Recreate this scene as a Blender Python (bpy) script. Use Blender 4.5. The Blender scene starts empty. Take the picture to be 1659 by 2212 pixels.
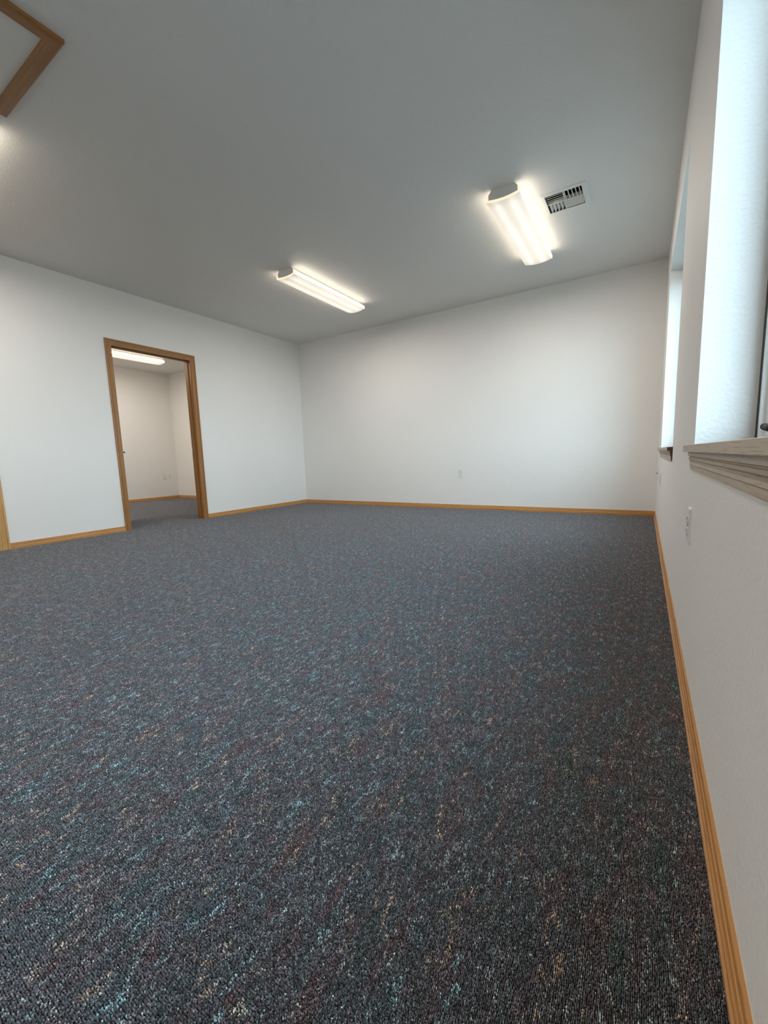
import bpy, bmesh, math, random
from mathutils import Vector, Matrix

# ------------------------------------------------------------------ camera, world, exposure
SC = bpy.context.scene
COL = SC.collection
IMG_W, IMG_H = 1659, 2212
FOCAL_PX = 889.634
YAW, PITCH, ROLL, CAM_Z = 0.5616, -0.1304, -0.0329, 0.7278

cam_data = bpy.data.cameras.new('camera')
cam_data.sensor_fit = 'HORIZONTAL'
cam_data.sensor_width = 36.0
cam_data.lens = 36.0 * FOCAL_PX / IMG_W
cam_data.clip_start = 0.02
cam = bpy.data.objects.new('camera', cam_data)
COL.objects.link(cam)
fwd = Vector((-math.sin(YAW) * math.cos(PITCH), math.cos(YAW) * math.cos(PITCH), math.sin(PITCH)))
r0 = Vector((math.cos(YAW), math.sin(YAW), 0))
u0 = r0.cross(fwd)
right = r0 * math.cos(ROLL) + u0 * math.sin(ROLL)
up = -r0 * math.sin(ROLL) + u0 * math.cos(ROLL)
m = Matrix((right, up, -fwd)).transposed().to_4x4()
m.translation = Vector((0, 0, CAM_Z))
cam.matrix_world = m
SC.camera = cam

SKY = 9.5             # overcast sky radiance
LENS_BOTTOM = 0.78    # fluorescent wrap lens, downward face
LENS_SIDE = 9.0       # its prismatic sides
TUBE_WATTS = 18.0     # light each fixture throws down into the room
EXPOSURE = 0.16

world = bpy.data.worlds.new('overcast_sky')
SC.world = world
world.use_nodes = True
wn = world.node_tree.nodes
wn['Background'].inputs['Color'].default_value = (0.66, 0.83, 1.0, 1)
wn['Background'].inputs['Strength'].default_value = SKY

SC.view_settings.view_transform = 'Standard'
SC.view_settings.look = 'None'
SC.view_settings.gamma = 1.0
SC.view_settings.use_curve_mapping = False
SC.view_settings.exposure = EXPOSURE
SC.cycles.max_bounces = 14
SC.cycles.diffuse_bounces = 8
SC.cycles.sample_clamp_indirect = 8.0

# ------------------------------------------------------------------ room dimensions (metres, camera over the origin)
XL, XR = -4.955, 0.137          # left and right wall faces
YB, YN = 5.351, -2.7            # back wall, rear wall behind the camera
H = 2.643                       # ceiling
WT = 0.115                      # interior wall thickness
XO = -8.74                      # far wall of the office through the doorway
YO = 0.9                        # near wall of that office
RD = 0.141                      # window reveal depth
FZ = -0.0037                    # carpet backing; the loop pile rises to about z = 0
WALL_OUT = XR + 0.22            # outer face of the window wall

# ------------------------------------------------------------------ materials
def new_mat(name):
    mt = bpy.data.materials.new(name)
    mt.use_nodes = True
    nt = mt.node_tree
    return mt, nt, nt.nodes['Principled BSDF']

def N(nt, kind, **kw):
    n = nt.nodes.new(kind)
    for k, v in kw.items():
        setattr(n, k, v)
    return n

def ramp(nt, stops, interp='LINEAR'):
    n = nt.nodes.new('ShaderNodeValToRGB')
    cr = n.color_ramp
    cr.interpolation = interp
    while len(cr.elements) < len(stops):
        cr.elements.new(0.5)
    for e, (p, c) in zip(cr.elements, stops):
        e.position = p
        e.color = c if len(c) == 4 else (*c, 1)
    return n

def math_n(nt, op, a, b=None):
    n = nt.nodes.new('ShaderNodeMath')
    n.operation = op
    for i, v in enumerate((a, b)):
        if v is None:
            continue
        if isinstance(v, (int, float)):
            n.inputs[i].default_value = v
        else:
            nt.links.new(v, n.inputs[i])
    return n.outputs[0]

def mix_c(nt, fac, a, b, blend='MIX'):
    n = nt.nodes.new('ShaderNodeMix')
    n.data_type = 'RGBA'
    n.blend_type = blend
    for sock, v in ((n.inputs[0], fac), (n.inputs[6], a), (n.inputs[7], b)):
        if isinstance(v, (int, float)):
            sock.default_value = v
        elif isinstance(v, tuple):
            sock.default_value = v if len(v) == 4 else (*v, 1)
        else:
            nt.links.new(v, sock)
    return n.outputs[2]

def coords(nt, scale=(1, 1, 1)):
    tc = N(nt, 'ShaderNodeTexCoord')
    mp = N(nt, 'ShaderNodeMapping')
    mp.inputs['Scale'].default_value = scale
    nt.links.new(tc.outputs['Object'], mp.inputs['Vector'])
    return mp.outputs['Vector']

def noise(nt, vec, scale, detail=2.0, rough=0.5, dist=0.0):
    n = N(nt, 'ShaderNodeTexNoise')
    n.inputs['Scale'].default_value = scale
    n.inputs['Detail'].default_value = detail
    n.inputs['Roughness'].default_value = rough
    n.inputs['Distortion'].default_value = dist
    nt.links.new(vec, n.inputs['Vector'])
    return n

def bump(nt, height, strength, distance, bsdf):
    b = N(nt, 'ShaderNodeBump')
    b.inputs['Strength'].default_value = strength
    b.inputs['Distance'].default_value = distance
    nt.links.new(height, b.inputs['Height'])
    nt.links.new(b.outputs['Normal'], bsdf.inputs['Normal'])
    return b

def paint(name, col, strength=0.35, rough=0.6):
    mt, nt, b = new_mat(name)
    v = coords(nt)
    n1 = noise(nt, v, 85, 2.5, 0.55)
    n2 = noise(nt, v, 30, 2.0, 0.5)
    sp = ramp(nt, [(0.42, (0, 0, 0)), (0.60, (1, 1, 1))])
    nt.links.new(n1.outputs['Fac'], sp.inputs['Fac'])
    hgt = math_n(nt, 'ADD', sp.outputs['Color'], math_n(nt, 'MULTIPLY', n2.outputs['Fac'], 1.2))
    bump(nt, hgt, strength, 0.0012, b)
    n3 = noise(nt, v, 1.3, 3, 0.6)
    c = mix_c(nt, n3.outputs['Fac'], tuple(x * 0.975 for x in col), tuple(min(1, x * 1.02) for x in col))
    nt.links.new(c, b.inputs['Base Color'])
    b.inputs['Roughness'].default_value = rough
    b.inputs['Specular IOR Level'].default_value = 0.25
    return mt

def plain(name, col, rough=0.5, metal=0.0, spec=0.5):
    mt, nt, b = new_mat(name)
    v = coords(nt)
    n1 = noise(nt, v, 60, 2)
    c = mix_c(nt, n1.outputs['Fac'], tuple(x * 0.96 for x in col), tuple(min(1, x * 1.03) for x in col))
    nt.links.new(c, b.inputs['Base Color'])
    b.inputs['Roughness'].default_value = rough
    b.inputs['Metallic'].default_value = metal
    b.inputs['Specular IOR Level'].default_value = spec
    return mt

def oak(name, axis, light, mid, dark, pores=0.35, rough=0.38, pore_scale=420, pore_len=0.04):
    """stained oak, grain running along the given axis"""
    mt, nt, b = new_mat(name)
    s = [1.0, 1.0, 1.0]
    s[axis] = 0.045
    v = coords(nt, tuple(s))
    n1 = noise(nt, v, 55, 4, 0.6, 0.6)
    n2 = noise(nt, v, 14, 2, 0.5, 1.0)
    g = ramp(nt, [(0.30, dark), (0.48, mid), (0.66, light)])
    nt.links.new(math_n(nt, 'ADD', math_n(nt, 'MULTIPLY', n1.outputs['Fac'], 0.6),
                        math_n(nt, 'MULTIPLY', n2.outputs['Fac'], 0.4)), g.inputs['Fac'])
    s2 = [1.0, 1.0, 1.0]
    s2[axis] = pore_len
    v2 = coords(nt, tuple(s2))
    n3 = noise(nt, v2, pore_scale, 2, 0.5, 0.3)
    pr = ramp(nt, [(0.58, (0, 0, 0)), (0.66, (1, 1, 1))])
    nt.links.new(n3.outputs['Fac'], pr.inputs['Fac'])
    c = mix_c(nt, math_n(nt, 'MULTIPLY', pr.outputs['Color'], pores), g.outputs['Color'], tuple(x * 0.35 for x in dark))
    nt.links.new(c, b.inputs['Base Color'])
    b.inputs['Roughness'].default_value = rough
    b.inputs['Specular IOR Level'].default_value = 0.4
    bump(nt, math_n(nt, 'MULTIPLY', pr.outputs['Color'], -1.0), 0.25, 0.0005, b)
    return mt

def emit(name, col, strength, profile=False):
    mt, nt, b = new_mat(name)
    b.inputs['Base Color'].default_value = (0.85, 0.83, 0.78, 1)
    b.inputs['Roughness'].default_value = 0.35
    b.inputs['Emission Color'].default_value = (*col, 1)
    b.inputs['Emission Strength'].default_value = strength
    if profile:      # two tubes behind the acrylic: brighter in front of each, dimmer between and at the ends
        tc = N(nt, 'ShaderNodeTexCoord')
        sp = N(nt, 'ShaderNodeSeparateXYZ')
        nt.links.new(tc.outputs['Object'], sp.inputs[0])
        ax = math_n(nt, 'ABSOLUTE', sp.outputs['X'])
        d = math_n(nt, 'SUBTRACT', ax, 0.055)
        g = math_n(nt, 'POWER', 2.718, math_n(nt, 'MULTIPLY', math_n(nt, 'MULTIPLY', d, d), -1400.0))
        ay = math_n(nt, 'ABSOLUTE', sp.outputs['Y'])
        e = N(nt, 'ShaderNodeMapRange')
        e.interpolation_type = 'SMOOTHSTEP'
        for k, val in (('From Min', 0.61), ('From Max', 0.50), ('To Min', 0.72), ('To Max', 1.0)):
            e.inputs[k].default_value = val
        nt.links.new(ay, e.inputs['Value'])
        f = math_n(nt, 'ADD', 0.78, math_n(nt, 'MULTIPLY', g, 0.30))
        f = math_n(nt, 'MULTIPLY', f, e.outputs['Result'])
        nt.links.new(math_n(nt, 'MULTIPLY', f, strength), b.inputs['Emission Strength'])
    return mt

PITCH_X, PITCH_Y = 0.0026, 0.0031       # stitch grid of the loop pile
def carpet_mat():
    """loop pile yarn: every loop takes one colour, looked up from its place on the stitch grid"""
    mt, nt, b = new_mat('loop_pile_yarn')
    g = N(nt, 'ShaderNodeNewGeometry')
    sn = N(nt, 'ShaderNodeVectorMath', operation='SNAP')
    sn.inputs[1].default_value = (PITCH_X, PITCH_Y, 1.0)
    nt.links.new(g.outputs['Position'], sn.inputs[0])
    fl = N(nt, 'ShaderNodeVectorMath', operation='MULTIPLY')
    fl.inputs[1].default_value = (1.0, 1.0, 0.0)
    nt.links.new(sn.outputs[0], fl.inputs[0])
    pos = fl.outputs[0]
    wn_ = N(nt, 'ShaderNodeTexWhiteNoise', noise_dimensions='3D')
    nt.links.new(pos, wn_.inputs['Vector'])
    rnd = N(nt, 'ShaderNodeSeparateColor')
    nt.links.new(wn_.outputs['Color'], rnd.inputs[0])
    tc = N(nt, 'ShaderNodeMapping')
    tc.inputs['Scale'].default_value = (1.0, 0.32, 1.0)
    nt.links.new(pos, tc.inputs['Vector'])
    sv = tc.outputs['Vector']
    # ground yarn: slate, plum, green-black, navy in drifting streaks
    nA = noise(nt, sv, 30, 3, 0.62, 0.8)
    baseA = ramp(nt, [(0.30, (0.046, 0.082, 0.084)), (0.42, (0.072, 0.084, 0.098)), (0.50, (0.090, 0.091, 0.106)),
                      (0.60, (0.098, 0.074, 0.088)), (0.72, (0.116, 0.056, 0.062))])
    nt.links.new(nA.outputs['Fac'], baseA.inputs['Fac'])
    # accent yarn: pale teal or tan loops, in short broken chains
    nB = noise(nt, sv, 20, 2, 0.5, 0.6)
    acc = ramp(nt, [(0.40, (0.20, 0.34, 0.37)), (0.50, (0.26, 0.265, 0.265)), (0.62, (0.38, 0.27, 0.195))])
    nt.links.new(nB.outputs['Fac'], acc.inputs['Fac'])
    nC = noise(nt, sv, 75, 2, 0.55, 0.5)
    mC = ramp(nt, [(0.54, (0, 0, 0)), (0.70, (1, 1, 1))])
    nt.links.new(nC.outputs['Fac'], mC.inputs['Fac'])
    pick = math_n(nt, 'LESS_THAN', rnd.outputs[0], math_n(nt, 'ADD', math_n(nt, 'MULTIPLY', mC.outputs['Color'], 0.8), 0.05))
    col = mix_c(nt, pick, baseA.outputs['Color'], acc.outputs['Color'])
    nD = noise(nt, sv, 210, 2, 0.6, 0.3)         # lighter and darker runs of yarn
    nE = noise(nt, sv, 70, 2, 0.5, 0.3)
    run = N(nt, 'ShaderNodeMapRange')
    for k, v_ in (('From Min', 0.34), ('From Max', 0.68), ('To Min', 0.20), ('To Max', 2.1)):
        run.inputs[k].default_value = v_
    nt.links.new(math_n(nt, 'ADD', math_n(nt, 'MULTIPLY', nD.outputs['Fac'], 0.75), math_n(nt, 'MULTIPLY', nE.outputs['Fac'], 0.25)),
                 run.inputs['Value'])
    val = math_n(nt, 'MULTIPLY', run.outputs['Result'], math_n(nt, 'ADD', math_n(nt, 'MULTIPLY', math_n(nt, 'POWER', rnd.outputs[1], 1.6), 2.1), 0.2))
    hsv = N(nt, 'ShaderNodeHueSaturation')
    nt.links.new(col, hsv.inputs['Color'])
    nt.links.new(val, hsv.inputs['Value'])
    nt.links.new(hsv.outputs['Color'], b.inputs['Base Color'])
    b.inputs['Roughness'].default_value = 0.6
    b.inputs['Specular IOR Level'].default_value = 0.5
    b.inputs['Sheen Weight'].default_value = 1.0
    b.inputs['Sheen Roughness'].default_value = 0.35
    b.inputs['Sheen Tint'].default_value = (0.85, 0.84, 0.86, 1)
    return mt

M = {}
M['wall'] = paint('white_wall_paint', (0.80, 0.787, 0.765))
M['ceiling'] = paint('white_ceiling_paint', (0.76, 0.755, 0.735), 0.4)
M['carpet'] = carpet_mat()
M['backing'] = plain('carpet_backing', (0.012, 0.012, 0.014), 0.95, 0.0, 0.1)
OAK = ((0.58, 0.295, 0.102), (0.51, 0.242, 0.076), (0.42, 0.182, 0.052))
for ax, k in enumerate('xyz'):
    M['oak_' + k] = oak('stained_oak_' + k, ax, *OAK)
DOAK = tuple(tuple(c * k_ for c, k_ in zip(t, (0.62, 0.60, 0.56))) for t in OAK)
for ax, k in enumerate('xyz'):
    M['door_oak_' + k] = oak('brown_oak_' + k, ax, *DOAK)
M['oak_light'] = oak('light_oak_casing', 2, (0.62, 0.37, 0.14), (0.55, 0.31, 0.11), (0.44, 0.23, 0.075))
M['sill'] = oak('pale_grey_oak', 1, (0.56, 0.455, 0.34), (0.49, 0.39, 0.285), (0.40, 0.31, 0.215), 0.55, 0.5, 850, 0.014)  # paler, greyer oak with thin dark pore dashes
M['oak_end'] = plain('oak_end_grain', (0.10, 0.05, 0.025), 0.6)
M['vinyl'] = plain('white_vinyl', (0.80, 0.82, 0.82), 0.35)
M['gasket'] = plain('dark_gasket', (0.02, 0.022, 0.024), 0.6)
M['black'] = plain('black_handle_metal', (0.012, 0.011, 0.010), 0.6, 0.0, 0.25)
M['plate'] = plain('white_switch_plastic', (0.72, 0.73, 0.73), 0.35)
M['slot'] = plain('dark_slot', (0.03, 0.03, 0.03), 0.6)
M['steel'] = plain('brushed_steel', (0.35, 0.33, 0.30), 0.35, 1.0)
M['white_metal'] = plain('white_enamel_metal', (0.74, 0.74, 0.72), 0.4)
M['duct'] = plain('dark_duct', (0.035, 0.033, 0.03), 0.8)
M['lens_bottom'] = emit('acrylic_lens_face', (1.0, 0.90, 0.76), LENS_BOTTOM, True)
M['lens_side'] = emit('acrylic_lens_side', (1.0, 0.88, 0.72), LENS_SIDE)
M['lens_end'] = emit('acrylic_lens_edge', (1.0, 0.82, 0.50), 0.75)
M['ground'] = paint('outdoor_concrete', (0.15, 0.15, 0.14))

def glass_mat():
    mt = bpy.data.materials.new('window_glass')
    mt.use_nodes = True
    nt = mt.node_tree
    nt.nodes.remove(nt.nodes['Principled BSDF'])
    tr = N(nt, 'ShaderNodeBsdfTransparent')
    tr.inputs['Color'].default_value = (0.90, 0.95, 0.94, 1)
    gl = N(nt, 'ShaderNodeBsdfGlossy')
    gl.inputs['Roughness'].default_value = 0.02
    fr = N(nt, 'ShaderNodeFresnel')
    geo = N(nt, 'ShaderNodeNewGeometry')         # same reflectance on the way in and out of the thin pane
    nt.links.new(math_n(nt, 'ADD', 1.45, math_n(nt, 'MULTIPLY', geo.outputs['Backfacing'], 1 / 1.45 - 1.45)), fr.inputs['IOR'])
    mx = N(nt, 'ShaderNodeMixShader')
    nt.links.new(fr.outputs[0], mx.inputs[0])
    nt.links.new(tr.outputs[0], mx.inputs[1])
    nt.links.new(gl.outputs[0], mx.inputs[2])
    nt.links.new(mx.outputs[0], nt.nodes['Material Output'].inputs['Surface'])
    return mt
M['glass'] = glass_mat()

# ------------------------------------------------------------------ mesh helpers
def box(bm, x0, x1, y0, y1, z0, z1, mi=0):
    vs = [bm.verts.new((x, y, z)) for z in (z0, z1) for y in (y0, y1) for x in (x0, x1)]
    for f in ((0, 2, 3, 1), (4, 5, 7, 6), (0, 1, 5, 4), (2, 6, 7, 3), (0, 4, 6, 2), (1, 3, 7, 5)):
        fc = bm.faces.new([vs[i] for i in f])
        fc.material_index = mi

def extrude(bm, p0, length, ldir, adir, bdir, prof, m0=0.0, m1=0.0, end_mi=0):
    """profile [(across, out)] swept along ldir; m0 / m1 lengthen the ends per unit across (mitres)"""
    p0, ldir, adir, bdir = Vector(p0), Vector(ldir), Vector(adir), Vector(bdir)
    pts = [(0.0, 0.0)] + list(prof)
    rings = []
    for base, mm in ((0.0, m0), (length, m1)):
        rings.append([bm.verts.new(p0 + ldir * (base + mm * a) + adir * a + bdir * o) for a, o in pts])
    n = len(pts)
    for i in range(n):
        j = (i + 1) % n
        bm.faces.new((rings[0][i], rings[0][j], rings[1][j], rings[1][i]))
    for rg in rings:
        f = bm.faces.new(rg)
        f.material_index = end_mi

def rod(bm, a, b, r, seg=12, r2=None):
    a, b = Vector(a), Vector(b)
    d = (b - a).normalized()
    t = Vector((0, 0, 1)) if abs(d.z) < 0.9 else Vector((1, 0, 0))
    e1 = d.cross(t).normalized()
    e2 = d.cross(e1)
    rs = []
    for p, rr in ((a, r), (b, r if r2 is None else r2)):
        rs.append([bm.verts.new(p + (e1 * math.cos(2 * math.pi * k / seg) + e2 * math.sin(2 * math.pi * k / seg)) * rr)
                   for k in range(seg)])
    for k in range(seg):
        f = bm.faces.new((rs[0][k], rs[0][(k + 1) % seg], rs[1][(k + 1) % seg], rs[1][k]))
        f.smooth = True
    bm.faces.new(rs[0])
    bm.faces.new(rs[1])

def prism(bm, outline, z0, z1, axes, origin=(0, 0, 0), taper=1.0):
    """outline [(u, v)] raised from z0 to z1 along axes[2]"""
    o = Vector(origin)
    u, v, w = (Vector(a) for a in axes)
    cu = sum(p[0] for p in outline) / len(outline)
    cv = sum(p[1] for p in outline) / len(outline)
    lo = [bm.verts.new(o + u * a + v * b + w * z0) for a, b in outline]
    hi = [bm.verts.new(o + u * (cu + (a - cu) * taper) + v * (cv + (b - cv) * taper) + w * z1) for a, b in outline]
    n = len(lo)
    for i in range(n):
        bm.faces.new((lo[i], lo[(i + 1) % n], hi[(i + 1) % n], hi[i]))
    bm.faces.new(lo[::-1])
    bm.faces.new(hi)

def obj(name, bm, mats, parent=None, bevel=0.0):
    bmesh.ops.recalc_face_normals(bm, faces=bm.faces[:])
    me = bpy.data.meshes.new(name)
    bm.to_mesh(me)
    bm.free()
    for mt in (mats if isinstance(mats, (list, tuple)) else [mats]):
        me.materials.append(mt)
    o = bpy.data.objects.new(name, me)
    COL.objects.link(o)
    if parent is not None:
        o.parent = parent
    if bevel:
        md = o.modifiers.new('bevel', 'BEVEL')
        md.width = bevel
        md.segments = 2
        md.limit_method = 'ANGLE'
    return o

def mk(fn, *a, **k):
    bm = bmesh.new()
    fn(bm, *a, **k)
    return bm

def struct(name, bm, mats, **k):
    o = obj(name, bm, mats, **k)
    o['kind'] = 'structure'
    return o

def holder(name, loc=(0, 0, 0), rotz=0.0, structure=False):
    o = bpy.data.objects.new(name, None)
    o.empty_display_size = 0.1
    COL.objects.link(o)
    o.location = loc
    o.rotation_euler = (0, 0, rotz)
    if structure:
        o['kind'] = 'structure'
    return o

def tag(o, label, cat, group=None):
    o['label'] = label
    o['category'] = cat
    if group:
        o['group'] = group
    return o

def copy_thing(root, loc, rotz=0.0):
    r = root.copy()
    COL.objects.link(r)
    r.location = loc
    r.rotation_euler = (0, 0, rotz)
    for ch in list(root.children):
        c = ch.copy()
        COL.objects.link(c)
        c.parent = r
        for g in ch.children:
            d = g.copy()
            COL.objects.link(d)
            d.parent = c
    return r

def grid_wall(bm, us, vs, holes, put):
    """cells of a wall between the break lines, leaving out the holes (u0, u1, v0, v1)"""
    us, vs = sorted(set(us)), sorted(set(vs))
    for i in range(len(us) - 1):
        for j in range(len(vs) - 1):
            uc, vc = (us[i] + us[i + 1]) / 2, (vs[j] + vs[j + 1]) / 2
            if any(h[0] < uc < h[1] and h[2] < vc < h[3] for h in holes):
                continue
            put(bm, us[i], us[i + 1], vs[j], vs[j + 1])

# moulding profile: thick edge first, stepped and coved towards the thin edge
MOULD = [(0.0, 0.0135), (0.0125, 0.0140), (0.0145, 0.0088), (0.0168, 0.0084), (0.0182, 0.0112), (0.0245, 0.0112),
         (0.0275, 0.0085), (0.0340, 0.0074), (0.0410, 0.0082), (0.0430, 0.0064), (0.0570, 0.0060), (0.0570, 0.0)]
def mould(w):
    return [(a * w / 0.057, o) for a, o in MOULD]

# ------------------------------------------------------------------ the shell
D1 = (2.400, 3.358, -1.0, 2.056)      # rough opening of the office doorway in the left wall
D2 = (0.318, 1.276, -1.0, 2.056)      # the doorway at the left edge of the view
W1 = (-0.140, 1.645, 0.737, 2.255)   # window beside the camera
W2 = (2.800, 4.585, 0.737, 2.255)    # window farther along the right wall
VENT = (-0.714, -0.460, 3.553, 3.808)

struct('floor', mk(box, XO - 0.2, WALL_OUT, YN - 0.15, YB + 0.15, -0.12, FZ), M['backing'])

bm = bmesh.new()
grid_wall(bm, [XO - 0.2, WALL_OUT, VENT[0], VENT[1]], [YN - 0.15, YB + 0.15, VENT[2], VENT[3]], [VENT],
          lambda b, a0, a1, b0, b1: box(b, a0, a1, b0, b1, H, H + 0.1))
struct('ceiling', bm, M['ceiling'])

bm = bmesh.new()
grid_wall(bm, [YN, YB, D1[0], D1[1], D2[0], D2[1]], [FZ, H, D1[3]], [D1, D2],
          lambda b, a0, a1, b0, b1: box(b, XL - WT, XL, a0, a1, b0, b1))
struct('wall_left', bm, M['wall'])

bm = bmesh.new()
grid_wall(bm, [YN, YB, W1[0], W1[1], W2[0], W2[1]], [-0.2, H, W1[2], W1[3]], [W1, W2],
          lambda b, a0, a1, b0, b1: box(b, XR, WALL_OUT, a0, a1, b0, b1))
struct('wall_right', bm, M['wall'])

struct('wall_back', mk(box, XO - 0.15, WALL_OUT, YB, YB + 0.12, FZ, H), M['wall'])
struct('wall_rear', mk(box, XL - WT, WALL_OUT, YN - 0.12, YN, FZ, H), M['wall'])
struct('wall_far', mk(box, XO - 0.12, XO, YO, YB, FZ, H), M['wall'])
struct('wall_near', mk(box, XO - 0.12, XL - WT, YO - 0.12, YO, FZ, H), M['wall'])
struct('ground', mk(box, WALL_OUT, 40, -30, 30, -0.5, -0.2), M['ground'])

# loop pile of the carpet: one patch of tufted loops, laid in tiles over the backing by geometry nodes
NX, NY = 100, 84
random.seed(4)
verts, faces = [], []
for i in range(NX):
    for j in range(NY):
        cx_ = (i + 0.5 + random.uniform(-0.22, 0.22)) * PITCH_X
        cy_ = (j + 0.5 + random.uniform(-0.22, 0.22)) * PITCH_Y
        a0 = random.uniform(0, 2)
        sc = random.uniform(0.85, 1.12)
        hh = random.uniform(0.0030, 0.0050)
        lx, ly = random.uniform(-0.0005, 0.0005), random.uniform(-0.0007, 0.0007)
        n0 = len(verts)
        for rx, ry, hz, off in ((0.0008, 0.0010, 0.0, 0.0), (0.00108, 0.00135, 0.66, 0.6), (0.00065, 0.0008, 0.94, 1.0)):
            for k in range(6):
                a = a0 + k * math.pi / 3
                verts.append((cx_ + lx * off + rx * sc * math.cos(a), cy_ + ly * off + ry * sc * math.sin(a), FZ + hh * hz))
        verts.append((cx_ + lx, cy_ + ly, FZ + hh))
        for ring in range(2):
            for k in range(6):
                p, q_ = n0 + ring * 6 + k, n0 + ring * 6 + (k + 1) % 6
                faces.append((p, q_, q_ + 6, p + 6))
        for k in range(6):
            faces.append((n0 + 12 + k, n0 + 12 + (k + 1) % 6, n0 + 18))
me = bpy.data.meshes.new('carpet_pile')
me.from_pydata(verts, [], faces)
me.polygons.foreach_set('use_smooth', [True] * len(me.polygons))
me.materials.append(M['carpet'])
pile = bpy.data.objects.new('carpet_pile', me)
COL.objects.link(pile)
pile['kind'] = 'stuff'
tag(pile, 'dark multicolour loop pile carpet covering the whole floor', 'carpet')
TX, TY = NX * PITCH_X, NY * PITCH_Y
nx_t, ny_t = math.ceil((XR + 0.02 - XO) / TX), math.ceil((YB + 0.02 - YN) / TY)
ng = bpy.data.node_groups.new('lay_carpet_tiles', 'GeometryNodeTree')
ng.interface.new_socket('Geometry', in_out='INPUT', socket_type='NodeSocketGeometry')
ng.interface.new_socket('Geometry', in_out='OUTPUT', socket_type='NodeSocketGeometry')
gi, go = ng.nodes.new('NodeGroupInput'), ng.nodes.new('NodeGroupOutput')
gr = ng.nodes.new('GeometryNodeMeshGrid')
gr.inputs['Size X'].default_value = (nx_t - 1) * TX
gr.inputs['Size Y'].default_value = (ny_t - 1) * TY
gr.inputs['Vertices X'].default_value = nx_t
gr.inputs['Vertices Y'].default_value = ny_t
tr_ = ng.nodes.new('GeometryNodeTransform')
x_org = round((XR + 0.004) / PITCH_X) * PITCH_X - nx_t * TX
y_org = round((YB + 0.004) / PITCH_Y) * PITCH_Y - ny_t * TY
tr_.inputs['Translation'].default_value = (x_org + (nx_t - 1) * TX / 2, y_org + (ny_t - 1) * TY / 2, 0)
ip = ng.nodes.new('GeometryNodeInstanceOnPoints')
ng.links.new(gr.outputs['Mesh'], tr_.inputs['Geometry'])
ng.links.new(tr_.outputs['Geometry'], ip.inputs['Points'])
ng.links.new(gi.outputs[0], ip.inputs['Instance'])
ng.links.new(ip.outputs['Instances'], go.inputs[0])
pile.modifiers.new('tiles', 'NODES').node_group = ng

# baseboards, thick edge on the floor
BB = mould(0.056 - FZ)
def base(name, p0, length, ldir, out, mat, parent=None):
    o = obj(name, mk(extrude, p0, length, ldir, (0, 0, 1), out, BB), mat, parent)
    if parent is None:
        o['kind'] = 'structure'
    return o
bl = holder('baseboard_left', structure=True)
for ya, yb in ((1.335, 2.351), (3.409, YB), (YN, 0.259)):
    base('board', (XL, ya, FZ), yb - ya, (0, 1, 0), (1, 0, 0), M['oak_y'], bl)
bb = holder('baseboard_back', structure=True)
seam = -4.33
base('board', (XL + 0.012, YB, FZ), seam - XL - 0.012, (1, 0, 0), (0, -1, 0), M['oak_x'], bb)
base('board', (seam, YB, FZ), XR - 0.012 - seam, (1, 0, 0), (0, -1, 0), M['oak_x'], bb)
base('baseboard_right', (XR, YN, FZ), YB - YN, (0, 1, 0), (-1, 0, 0), M['oak_y'])
base('baseboard_far', (XO, YO, FZ), YB - YO, (0, 1, 0), (1, 0, 0), M['oak_y'])
base('baseboard_office_back', (XO + 0.012, YB, FZ), XL - WT - XO - 0.012, (1, 0, 0), (0, -1, 0), M['oak_x'])

# ------------------------------------------------------------------ doorways in the left wall
CAS = mould(0.062)
def doorway(name, op, cas_w=0.062, mat_v=None, mat_h=None):
    mat_v, mat_h = mat_v or M['door_oak_z'], mat_h or M['door_oak_y']
    root = holder(name, structure=True)
    y0, y1, _, z1 = op
    jt = 0.018
    box_j = lambda a0, a1, b0, b1, c0, c1: mk(box, a0, a1, b0, b1, c0, c1)
    xa, xb = XL - WT - 0.001, XL + 0.001
    obj('jamb', box_j(xa, xb, y0, y0 + jt, FZ, z1), mat_v, root)
    obj('jamb', box_j(xa, xb, y1 - jt, y1, FZ, z1), mat_v, root)
    obj('head_jamb', box_j(xa, xb, y0 + jt, y1 - jt, z1 - jt, z1), mat_h, root)
    sx0, sx1 = XL - 0.078, XL - 0.043
    st = 0.011
    obj('door_stop', box_j(sx0, sx1, y0 + jt, y0 + jt + st, FZ, z1 - jt), mat_v, root, bevel=0.002)
    obj('door_stop', box_j(sx0, sx1, y1 - jt - st, y1 - jt, FZ, z1 - jt), mat_v, root, bevel=0.002)
    obj('door_stop', box_j(sx0, sx1, y0 + jt + st, y1 - jt - st, z1 - jt - st, z1 - jt), mat_h, root, bevel=0.002)
    rv = 0.005
    yi0, yi1, zi = y0 + jt - rv, y1 - jt + rv, z1 - jt + rv
    pr = mould(cas_w)
    for side, (xw, out) in enumerate(((XL, (1, 0, 0)), (XL - WT, (-1, 0, 0)))):
        # thick edge outside, so the profile runs from the outer edge inwards; mitred at the top
        obj('casing', mk(extrude, (xw, yi0 - cas_w, FZ), zi + cas_w - FZ, (0, 0, 1), (0, 1, 0), out, pr, 0, -1), mat_v, root)
        obj('casing', mk(extrude, (xw, yi1 + cas_w, FZ), zi + cas_w - FZ, (0, 0, 1), (0, -1, 0), out, pr, 0, -1), mat_v, root)
        obj('head_casing', mk(extrude, (xw, yi0 - cas_w, zi + cas_w), yi1 - yi0 + 2 * cas_w, (0, 1, 0), (0, 0, -1), out, pr, 1, -1),
            mat_h, root)
    return root

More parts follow.
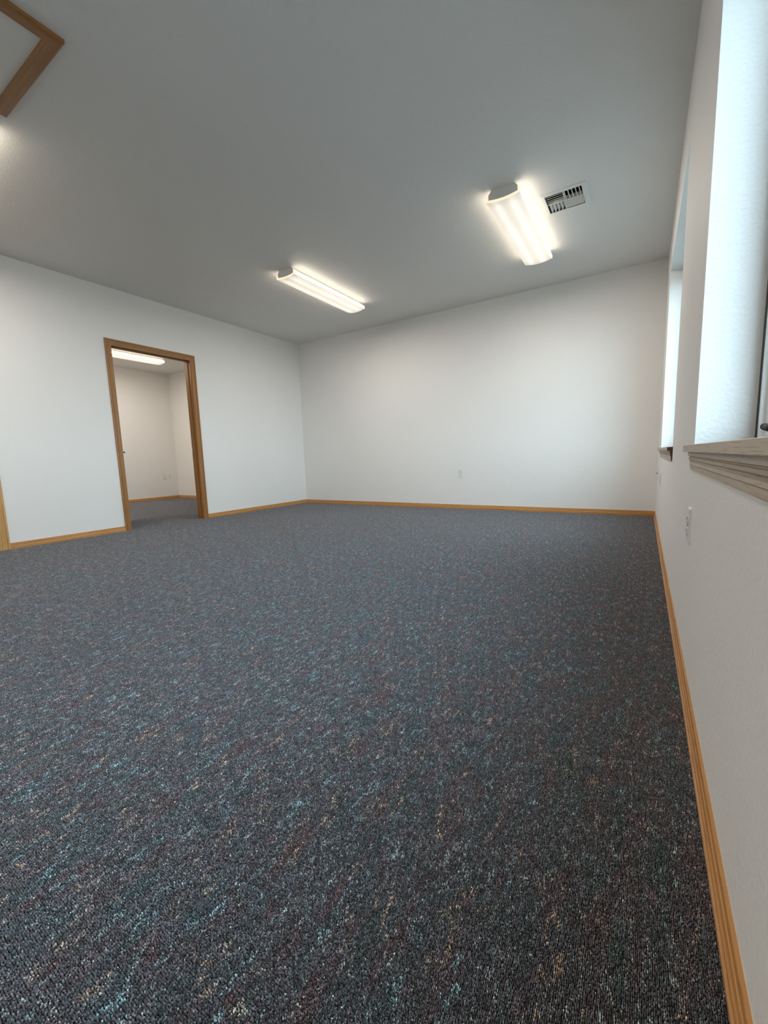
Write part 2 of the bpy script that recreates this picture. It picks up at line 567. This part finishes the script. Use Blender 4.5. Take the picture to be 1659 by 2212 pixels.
def lever(parent, p, n, along):
    """lever handle: rose, neck along n, grip along 'along'"""
    p, n, along = Vector(p), Vector(n), Vector(along)
    bm = bmesh.new()
    rod(bm, p, p + n * 0.008, 0.030, 20)
    rod(bm, p + n * 0.008, p + n * 0.055, 0.010, 12)
    rod(bm, p + n * 0.052 - along * 0.012, p + n * 0.058 + along * 0.105, 0.010, 12, 0.008)
    return obj('door_handle', bm, M['steel'], parent)

d1 = doorway('door_1', D1)
# leaf swung into the office, hinged on the near jamb, almost edge-on to the camera
hinge = Vector((XL - WT - 0.004, D1[0] + 0.020, 0.0))
ang = math.radians(154.2)
dirv = Vector((math.cos(ang), math.sin(ang), 0))
nrm = Vector((dirv.y, -dirv.x, 0))            # towards +y side of the leaf
if nrm.y < 0:
    nrm = -nrm
bm = bmesh.new()
prism(bm, [(0.0, 0.0), (0.912, 0.0), (0.912, 0.035), (0.0, 0.035)], 0.012, 2.03, (dirv, nrm, (0, 0, 1)), hinge - nrm * 0.012)
leaf = obj('door_leaf', bm, M['oak_z'], d1)
lever(leaf, hinge + dirv * 0.845 + nrm * 0.023 + Vector((0, 0, 0.915)), nrm, -dirv)
bm = bmesh.new()
box(bm, XL - WT + 0.004, XL - 0.082, D1[1] - 0.0195, D1[1] - 0.017, 0.88, 0.95)
sp_ = obj('strike_plate', bm, M['steel'], d1)
sp_['label'] = 'small dark metal strike plate on the right jamb'

d2 = doorway('door_2', D2, 0.072, M['oak_light'], M['oak_y'])
bm = bmesh.new()
box(bm, XL - WT + 0.002, XL - 0.080, D2[0] + 0.021, D2[1] - 0.021, 0.012, D2[3] - 0.021)
leaf2 = obj('door_leaf', bm, M['oak_light'], d2)
lever(leaf2, (XL - 0.080, D2[0] + 0.085, 0.93), (1, 0, 0), (0, 1, 0))

# ------------------------------------------------------------------ windows in the right wall
def window(name, op, horn0, horn1):
    root = holder(name, structure=True)
    y0, y1, z0, z1 = op
    xf = XR + RD
    xb = xf + 0.07
    bm = bmesh.new()           # thin dark seal between drywall return and frame
    g = 0.040
    box(bm, xf + 0.002, xb, y0, y0 + g, z0, z1)
    box(bm, xf + 0.002, xb, y1 - g, y1, z0, z1)
    box(bm, xf + 0.002, xb, y0 + g, y1 - g, z1 - g, z1)
    obj('seal', bm, M['gasket'], root)
    a0, a1, c1 = y0 + g, y1 - g, z1 - g
    fw = 0.014
    bm = bmesh.new()
    box(bm, xf, xb, a0, a0 + fw, z0, c1)
    box(bm, xf, xb, a1 - fw, a1, z0, c1)
    box(bm, xf, xb, a0 + fw, a1 - fw, c1 - fw, c1)
    box(bm, xf, xb, a0 + fw, a1 - fw, z0, z0 + fw)
    ym = (a0 + a1) / 2
    box(bm, xf, xb, ym - 0.02, ym + 0.02, z0 + fw, c1 - fw)
    obj('window_frame', bm, M['vinyl'], root, bevel=0.003)
    for s0, s1, hy in ((a0 + fw + 0.003, ym - 0.023, 1), (ym + 0.023, a1 - fw - 0.003, -1)):
        sw = 0.030
        t0, t1 = z0 + fw + 0.003, c1 - fw - 0.003
        xs0, xs1 = xf + 0.012, xb - 0.006
        bm = bmesh.new()
        box(bm, xs0, xs1, s0, s0 + sw, t0, t1)
        box(bm, xs0, xs1, s1 - sw, s1, t0, t1)
        box(bm, xs0, xs1, s0 + sw, s1 - sw, t0, t0 + sw)
        box(bm, xs0, xs1, s0 + sw, s1 - sw, t1 - sw, t1)
        sash = obj('sash', bm, M['vinyl'], root, bevel=0.003)
        xm = (xs0 + xs1) / 2
        obj('pane', mk(box, xm - 0.003, xm + 0.003, s0 + sw - 0.004, s1 - sw + 0.004, t0 + sw - 0.004, t1 - sw + 0.004),
            M['glass'], sash)
        bm = bmesh.new()       # crank handle: base on the bottom rail, tapered arm with a rounded tip
        dy = 1 if hy < 0 else -1
        ye = s1 - 0.125 if hy < 0 else s0 + 0.125
        yc = ye - dy * 0.12
        prism(bm, [(-0.035, 0.0), (0.035, 0.0), (0.026, 0.026), (-0.026, 0.026)], 0.0, 0.014,
              ((0, 1, 0), (0, 0, 1), (-1, 0, 0)), (xf, yc, z0 + 0.004))
        rod(bm, (xf - 0.013, yc - dy * 0.01, z0 + 0.030), (xf - 0.013, ye - dy * 0.03, z0 + 0.038), 0.012, 12, 0.0095)
        rod(bm, (xf - 0.013, ye - dy * 0.03, z0 + 0.038), (xf - 0.013, ye - dy * 0.006, z0 + 0.040), 0.0095, 12, 0.0085)
        rod(bm, (xf - 0.013, ye - dy * 0.006, z0 + 0.040), (xf - 0.013, ye, z0 + 0.0402), 0.0085, 12, 0.005)
        h = obj('crank_handle', bm, M['black'], root)
        h['label'] = 'black folding crank handle on white window frame'
    # stool and apron
    nose = XR - 0.027
    bm = bmesh.new()
    box(bm, XR, xf + 0.001, y0, y1, z0 - 0.021, z0)
    box(bm, nose, XR, y0 - horn0, y1 + horn1, z0 - 0.021, z0)
    for f in bm.faces:
        if abs(f.normal.y) > 0.9 or abs(sum((v.co.y for v in f.verts)) / 4 - (y0 - horn0)) < 1e-4:
            if max(v.co.x for v in f.verts) <= XR + 1e-5:
                f.material_index = 1
    obj('window_sill', bm, [M['sill'], M['oak_end']], root, bevel=0.0015)
    bm = mk(extrude, (XR, y0 - horn0 + 0.006, z0 - 0.021), y1 - y0 + horn0 + horn1 - 0.012, (0, 1, 0), (0, 0, -1), (-1, 0, 0),
            mould(0.057), end_mi=1)
    obj('apron', bm, [M['sill'], M['oak_end']], root)
    return root
window('window_1', W1, 0.03, 0.03)
window('window_2', W2, 0.022, 0.03)

# ------------------------------------------------------------------ attic hatch in the ceiling
hx0, hx1, hy0, hy1 = -3.010, -2.290, 0.347, 1.067
hatch = holder('attic_hatch', (hx0, hy0, H - 0.0006))
tag(hatch, 'square attic hatch in the ceiling, white panel framed with brown oak trim', 'hatch')
LX, LY, TW = hx1 - hx0, hy1 - hy0, 0.061
HPR = [(0.0, 0.016), (0.006, 0.019), (0.040, 0.019), (0.044, 0.0165), (TW, 0.0155), (TW, 0.0)]
obj('trim_board', mk(extrude, (0, 0, 0), LX, (1, 0, 0), (0, 1, 0), (0, 0, -1), HPR, 1, -1), M['door_oak_x'], hatch)
obj('trim_board', mk(extrude, (0, LY, 0), LX, (1, 0, 0), (0, -1, 0), (0, 0, -1), HPR, 1, -1), M['door_oak_x'], hatch)
obj('trim_board', mk(extrude, (0, 0, 0), LY, (0, 1, 0), (1, 0, 0), (0, 0, -1), HPR, 1, -1), M['door_oak_y'], hatch)
obj('trim_board', mk(extrude, (LX, 0, 0), LY, (0, 1, 0), (-1, 0, 0), (0, 0, -1), HPR, 1, -1), M['door_oak_y'], hatch)
obj('panel', mk(box, TW - 0.004, LX - TW + 0.004, TW - 0.004, LY - TW + 0.004, -0.006, 0.0), M['ceiling'], hatch)

# ------------------------------------------------------------------ fluorescent wrap lights
def arc(xh, z_edge, z_mid, n=10):
    return [(xh - 2 * xh * k / n, z_mid + (z_edge - z_mid) * (2 * k / n - 1) ** 2) for k in range(n + 1)]

def make_light(name):
    """four-foot wraparound: sloped metal channel, end caps, curved acrylic lens"""
    root = holder(name)
    hl = 0.610
    bm = bmesh.new()
    prism(bm, [(-0.082, 0.0), (0.082, 0.0), (0.104, -0.026), (0.104, -0.034), (-0.104, -0.034), (-0.104, -0.026)],
          -hl + 0.010, hl - 0.010, ((1, 0, 0), (0, 0, 1), (0, 1, 0)))
    obj('channel', bm, M['white_metal'], root)
    cap = [(-0.082, 0.0), (0.082, 0.0), (0.106, -0.026)] + arc(0.106, -0.060, -0.071, 8) + [(-0.106, -0.026)]
    for s in (-1, 1):
        bm = bmesh.new()
        prism(bm, cap, min(s * (hl - 0.010), s * (hl - 0.001)), max(s * (hl - 0.010), s * (hl - 0.001)),
              ((1, 0, 0), (0, 0, 1), (0, 1, 0)))
        obj('end_cap', bm, M['white_metal'], root)
    outer = [(0.112, -0.030), (0.124, -0.046)] + arc(0.124, -0.073, -0.090, 14) + [(-0.124, -0.046), (-0.112, -0.030)]
    inner = [(0.1065, -0.030), (0.1065, -0.046)] + arc(0.1065, -0.0605, -0.0715, 14) + [(-0.1065, -0.046), (-0.1065, -0.030)]
    bm = bmesh.new()
    n = len(outer)
    R = [[bm.verts.new((x, y, z)) for x, z in pts] for y in (-hl, hl) for pts in (outer, inner)]
    o0, i0, o1, i1 = R
    for k in range(n - 1):
        f = bm.faces.new((o0[k], o0[k + 1], o1[k + 1], o1[k]))
        f.material_index = 1 if k in (1, n - 3) else 0
        f.smooth = 2 <= k < n - 3
        f = bm.faces.new((i0[k], i0[k + 1], i1[k + 1], i1[k]))
        f.material_index = 2
        for a, b in ((o0, i0), (o1, i1)):
            f = bm.faces.new((a[k], a[k + 1], b[k + 1], b[k]))
            f.material_index = 2
    for k in (0, n - 1):
        f = bm.faces.new((o0[k], i0[k], i1[k], o1[k]))
        f.material_index = 1
    lamp = bpy.data.lights.new('tube_light', 'AREA')       # the tubes' downward light, at the face of the lens
    lamp.shape = 'RECTANGLE'
    lamp.size, lamp.size_y = 0.22, 1.18
    lamp.energy = TUBE_WATTS
    lamp.color = (1.0, 0.925, 0.83)
    lo_ = bpy.data.objects.new('tube_light', lamp)
    COL.objects.link(lo_)
    lo_.parent = root
    lo_.location = (0, 0, -0.0915)
    obj('lens', bm, [M['lens_bottom'], M['lens_side'], M['lens_end']], root)
    return root

GL = 'fluorescent wrap ceiling lights'
la = make_light('ceiling_light')
la.location = (-0.941, 3.858, H)
tag(la, 'lit fluorescent wrap light on the ceiling beside the air vent', 'ceiling light', GL)
lb = copy_thing(la, (-3.130, 3.868, H))
tag(lb, 'lit fluorescent wrap light on the ceiling nearest the back left corner of the room', 'ceiling light', GL)
lc = copy_thing(la, (-3.760, 0.930, H), math.pi / 2)
tag(lc, 'lit fluorescent wrap light beside the attic hatch, at the left edge of the view', 'ceiling light', GL)
for x, where in ((-0.941, 'along the window wall'), (-3.130, 'farther from the window wall')):
    lr = copy_thing(la, (x, -1.25, H))  # unseen rear fixtures, added as warm fill for the room
    tag(lr, 'added fill light, an unseen wrap fixture on the ceiling behind the viewer, ' + where, 'ceiling light', GL)
lo = copy_thing(la, (-7.56, 3.90, H))
tag(lo, 'lit fluorescent wrap light seen through the doorway, on the office ceiling', 'ceiling light', GL)

ln = copy_thing(la, (-6.20, 1.95, H))  # this and the next: unseen fixtures added to brighten the office
lq = copy_thing(la, (-7.47, 1.95, H))
tag(lq, 'added fill light, an unseen wrap fixture on the office ceiling, deepest behind the left wall', 'ceiling light', GL)
tag(ln, 'added fill light, an unseen wrap fixture on the office ceiling, hidden by the left wall', 'ceiling light', GL)

# ------------------------------------------------------------------ air vent
vent = holder('ceiling_vent', ((VENT[0] + VENT[1]) / 2, (VENT[2] + VENT[3]) / 2, H))
tag(vent, 'white square ceiling air vent with four quarters of louvres, right of a light', 'vent')
hv = (VENT[1] - VENT[0]) / 2
fo = hv + 0.031
bm = bmesh.new()
FR = [(0.0, 0.001), (0.004, 0.006), (fo - hv, 0.009), (fo - hv, 0.0)]
for p0, ld, ad in (((-fo, -fo, 0), (1, 0, 0), (0, 1, 0)), ((-fo, fo, 0), (1, 0, 0), (0, -1, 0)),
                   ((-fo, -fo, 0), (0, 1, 0), (1, 0, 0)), ((fo, -fo, 0), (0, 1, 0), (-1, 0, 0))):
    extrude(bm, p0, 2 * fo, ld, ad, (0, 0, -1), FR, 1, -1)
obj('vent_frame', bm, M['white_metal'], vent)
bm = bmesh.new()
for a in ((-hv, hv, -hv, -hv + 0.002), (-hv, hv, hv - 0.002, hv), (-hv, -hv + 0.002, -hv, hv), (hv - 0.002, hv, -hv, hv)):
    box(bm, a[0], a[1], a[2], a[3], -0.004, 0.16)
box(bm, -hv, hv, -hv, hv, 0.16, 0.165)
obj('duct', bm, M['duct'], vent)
bm = bmesh.new()
box(bm, -0.002, 0.002, -hv, hv, -0.006, 0.022)
box(bm, -hv, hv, -0.002, 0.002, -0.006, 0.022)
obj('divider', bm, M['white_metal'], vent)
def louvre(a, b, tilt, top=0.020):
    """curved blade between the plan points a and b, its upper edge swept sideways by tilt"""
    a, b = Vector((*a, 0)), Vector((*b, 0))
    d = (b - a).normalized()
    s = Vector((-d.y, d.x, 0))
    bm = bmesh.new()
    pr = [(0.0, -0.007), (0.35, -0.007 + 0.25 * (top + 0.007)), (0.75, -0.007 + 0.63 * (top + 0.007)), (1.0, top)]
    rings = [[bm.verts.new(p + s * tilt * t + Vector((0, 0, z))) for t, z in pr] +
             [bm.verts.new(p + s * (tilt * t + 0.0012) + Vector((0, 0, z))) for t, z in reversed(pr)] for p in (a, b)]
    n = len(rings[0])
    for k in range(n):
        bm.faces.new((rings[0][k], rings[0][(k + 1) % n], rings[1][(k + 1) % n], rings[1][k]))
    bm.faces.new(rings[0])
    bm.faces.new(rings[1])
    return bm
NB = 5
q = hv - 0.004
for k in range(NB):
    t = 0.010 + (q - 0.012) * k / (NB - 0.6)
    obj('louvre', louvre((-q, -q + t), (-0.003, -q + t), 0.030, 0.008), M['white_metal'], vent)     # near left, throws towards -y
    obj('louvre', louvre((0.003, q - t), (q, q - t), -0.019), M['white_metal'], vent)        # far right, throws towards +y
    obj('louvre', louvre((q - t, -0.003), (q - t, -q), -0.016), M['white_metal'], vent)      # near right, throws towards +x
    obj('louvre', louvre((-q + t, q), (-q + t, 0.003), 0.016), M['white_metal'], vent)       # far left, throws towards -x

# ------------------------------------------------------------------ wall plates
def rounded(w, h, r, n=4):
    pts = []
    for cx, cy, a0 in ((w / 2 - r, h / 2 - r, 0), (-w / 2 + r, h / 2 - r, 90), (-w / 2 + r, -h / 2 + r, 180), (w / 2 - r, -h / 2 + r, 270)):
        for k in range(n + 1):
            a = math.radians(a0 + 90 * k / n)
            pts.append((cx + r * math.cos(a), cy + r * math.sin(a)))
    return pts
AX = ((1, 0, 0), (0, 0, 1), (0, -1, 0))          # a plate faces -y in its own frame
def plate(name, kind, scale=1.0):
    root = holder(name)
    bm = bmesh.new()
    prism(bm, rounded(0.070 * scale, 0.115 * scale, 0.004), 0.0, 0.0062, AX, taper=0.93)
    obj('cover_plate', bm, M['plate'], root)
    if kind == 'duplex':
        for zc in (0.0195, -0.0195):
            bm = bmesh.new()
            prism(bm, rounded(0.034, 0.028, 0.010), 0.005, 0.0090, AX, (0, 0, zc), 0.95)
            face = obj('socket', bm, M['plate'], root)
            bm = bmesh.new()
            for xx, hh in ((-0.0065, 0.0045), (0.0065, 0.0038)):
                box(bm, xx - 0.0011, xx + 0.0011, -0.0094, -0.0086, zc + 0.003 - hh, zc + 0.003 + hh)
            rod(bm, (0, -0.0086, zc - 0.0085), (0, -0.0094, zc - 0.0085), 0.0026, 10)
            obj('slots', bm, M['slot'], face)
        obj('screw', mk(rod, (0, -0.006, 0), (0, -0.0078, 0), 0.0034, 12), M['steel'], root)
    elif kind == 'jack':
        bm = bmesh.new()
        prism(bm, rounded(0.018, 0.018, 0.002), 0.005, 0.0085, AX)
        j = obj('jack', bm, M['plate'], root)
        obj('port', mk(box, -0.005, 0.005, -0.0089, -0.0080, -0.004, 0.004), M['slot'], j)
        for zc in (0.042, -0.042):
            obj('screw', mk(rod, (0, -0.005, zc), (0, -0.0072, zc), 0.003, 12), M['steel'], root)
    else:
        bm = bmesh.new()
        rod(bm, (0, -0.005, 0), (0, -0.010, 0), 0.0075, 6)
        rod(bm, (0, -0.010, 0), (0, -0.020, 0), 0.0050, 12)
        c = obj('coax_connector', bm, M['steel'], root)
        c['label'] = 'dark threaded coaxial connector'
        for zc in (0.042, -0.042):
            obj('screw', mk(rod, (0, -0.005, zc), (0, -0.0072, zc), 0.003, 12), M['steel'], root)
    return root
GO = 'duplex wall outlets'
o1 = plate('wall_outlet', 'duplex')
o1.location = (-2.108, YB, 0.490)
tag(o1, 'white duplex outlet alone on the back wall', 'outlet', GO)
o2 = copy_thing(o1, (XR, 1.624, 0.482), math.radians(-90))
tag(o2, 'white duplex outlet low on the right wall, below the nearer window', 'outlet', GO)
o3 = copy_thing(o1, (XR, 4.235, 0.474), math.radians(-90))
tag(o3, 'white duplex outlet on the right wall, below the farther window', 'outlet', GO)
o4 = copy_thing(o1, (XO, 5.055, 0.484), math.radians(90))
tag(o4, 'white duplex outlet seen through the doorway, left of the phone jack plate', 'outlet', GO)
p1 = plate('coax_plate', 'coax')
p1.location = (XR, 4.895, 0.490)
p1.rotation_euler = (0, 0, math.radians(-90))
tag(p1, 'white wall plate with a dark coaxial connector near the back right corner', 'wall plate')
p2 = plate('phone_plate', 'jack')
p2.location = (XO, 5.172, 0.490)
p2.rotation_euler = (0, 0, math.radians(90))
tag(p2, 'white phone jack plate right of the duplex outlet seen through the doorway', 'wall plate')
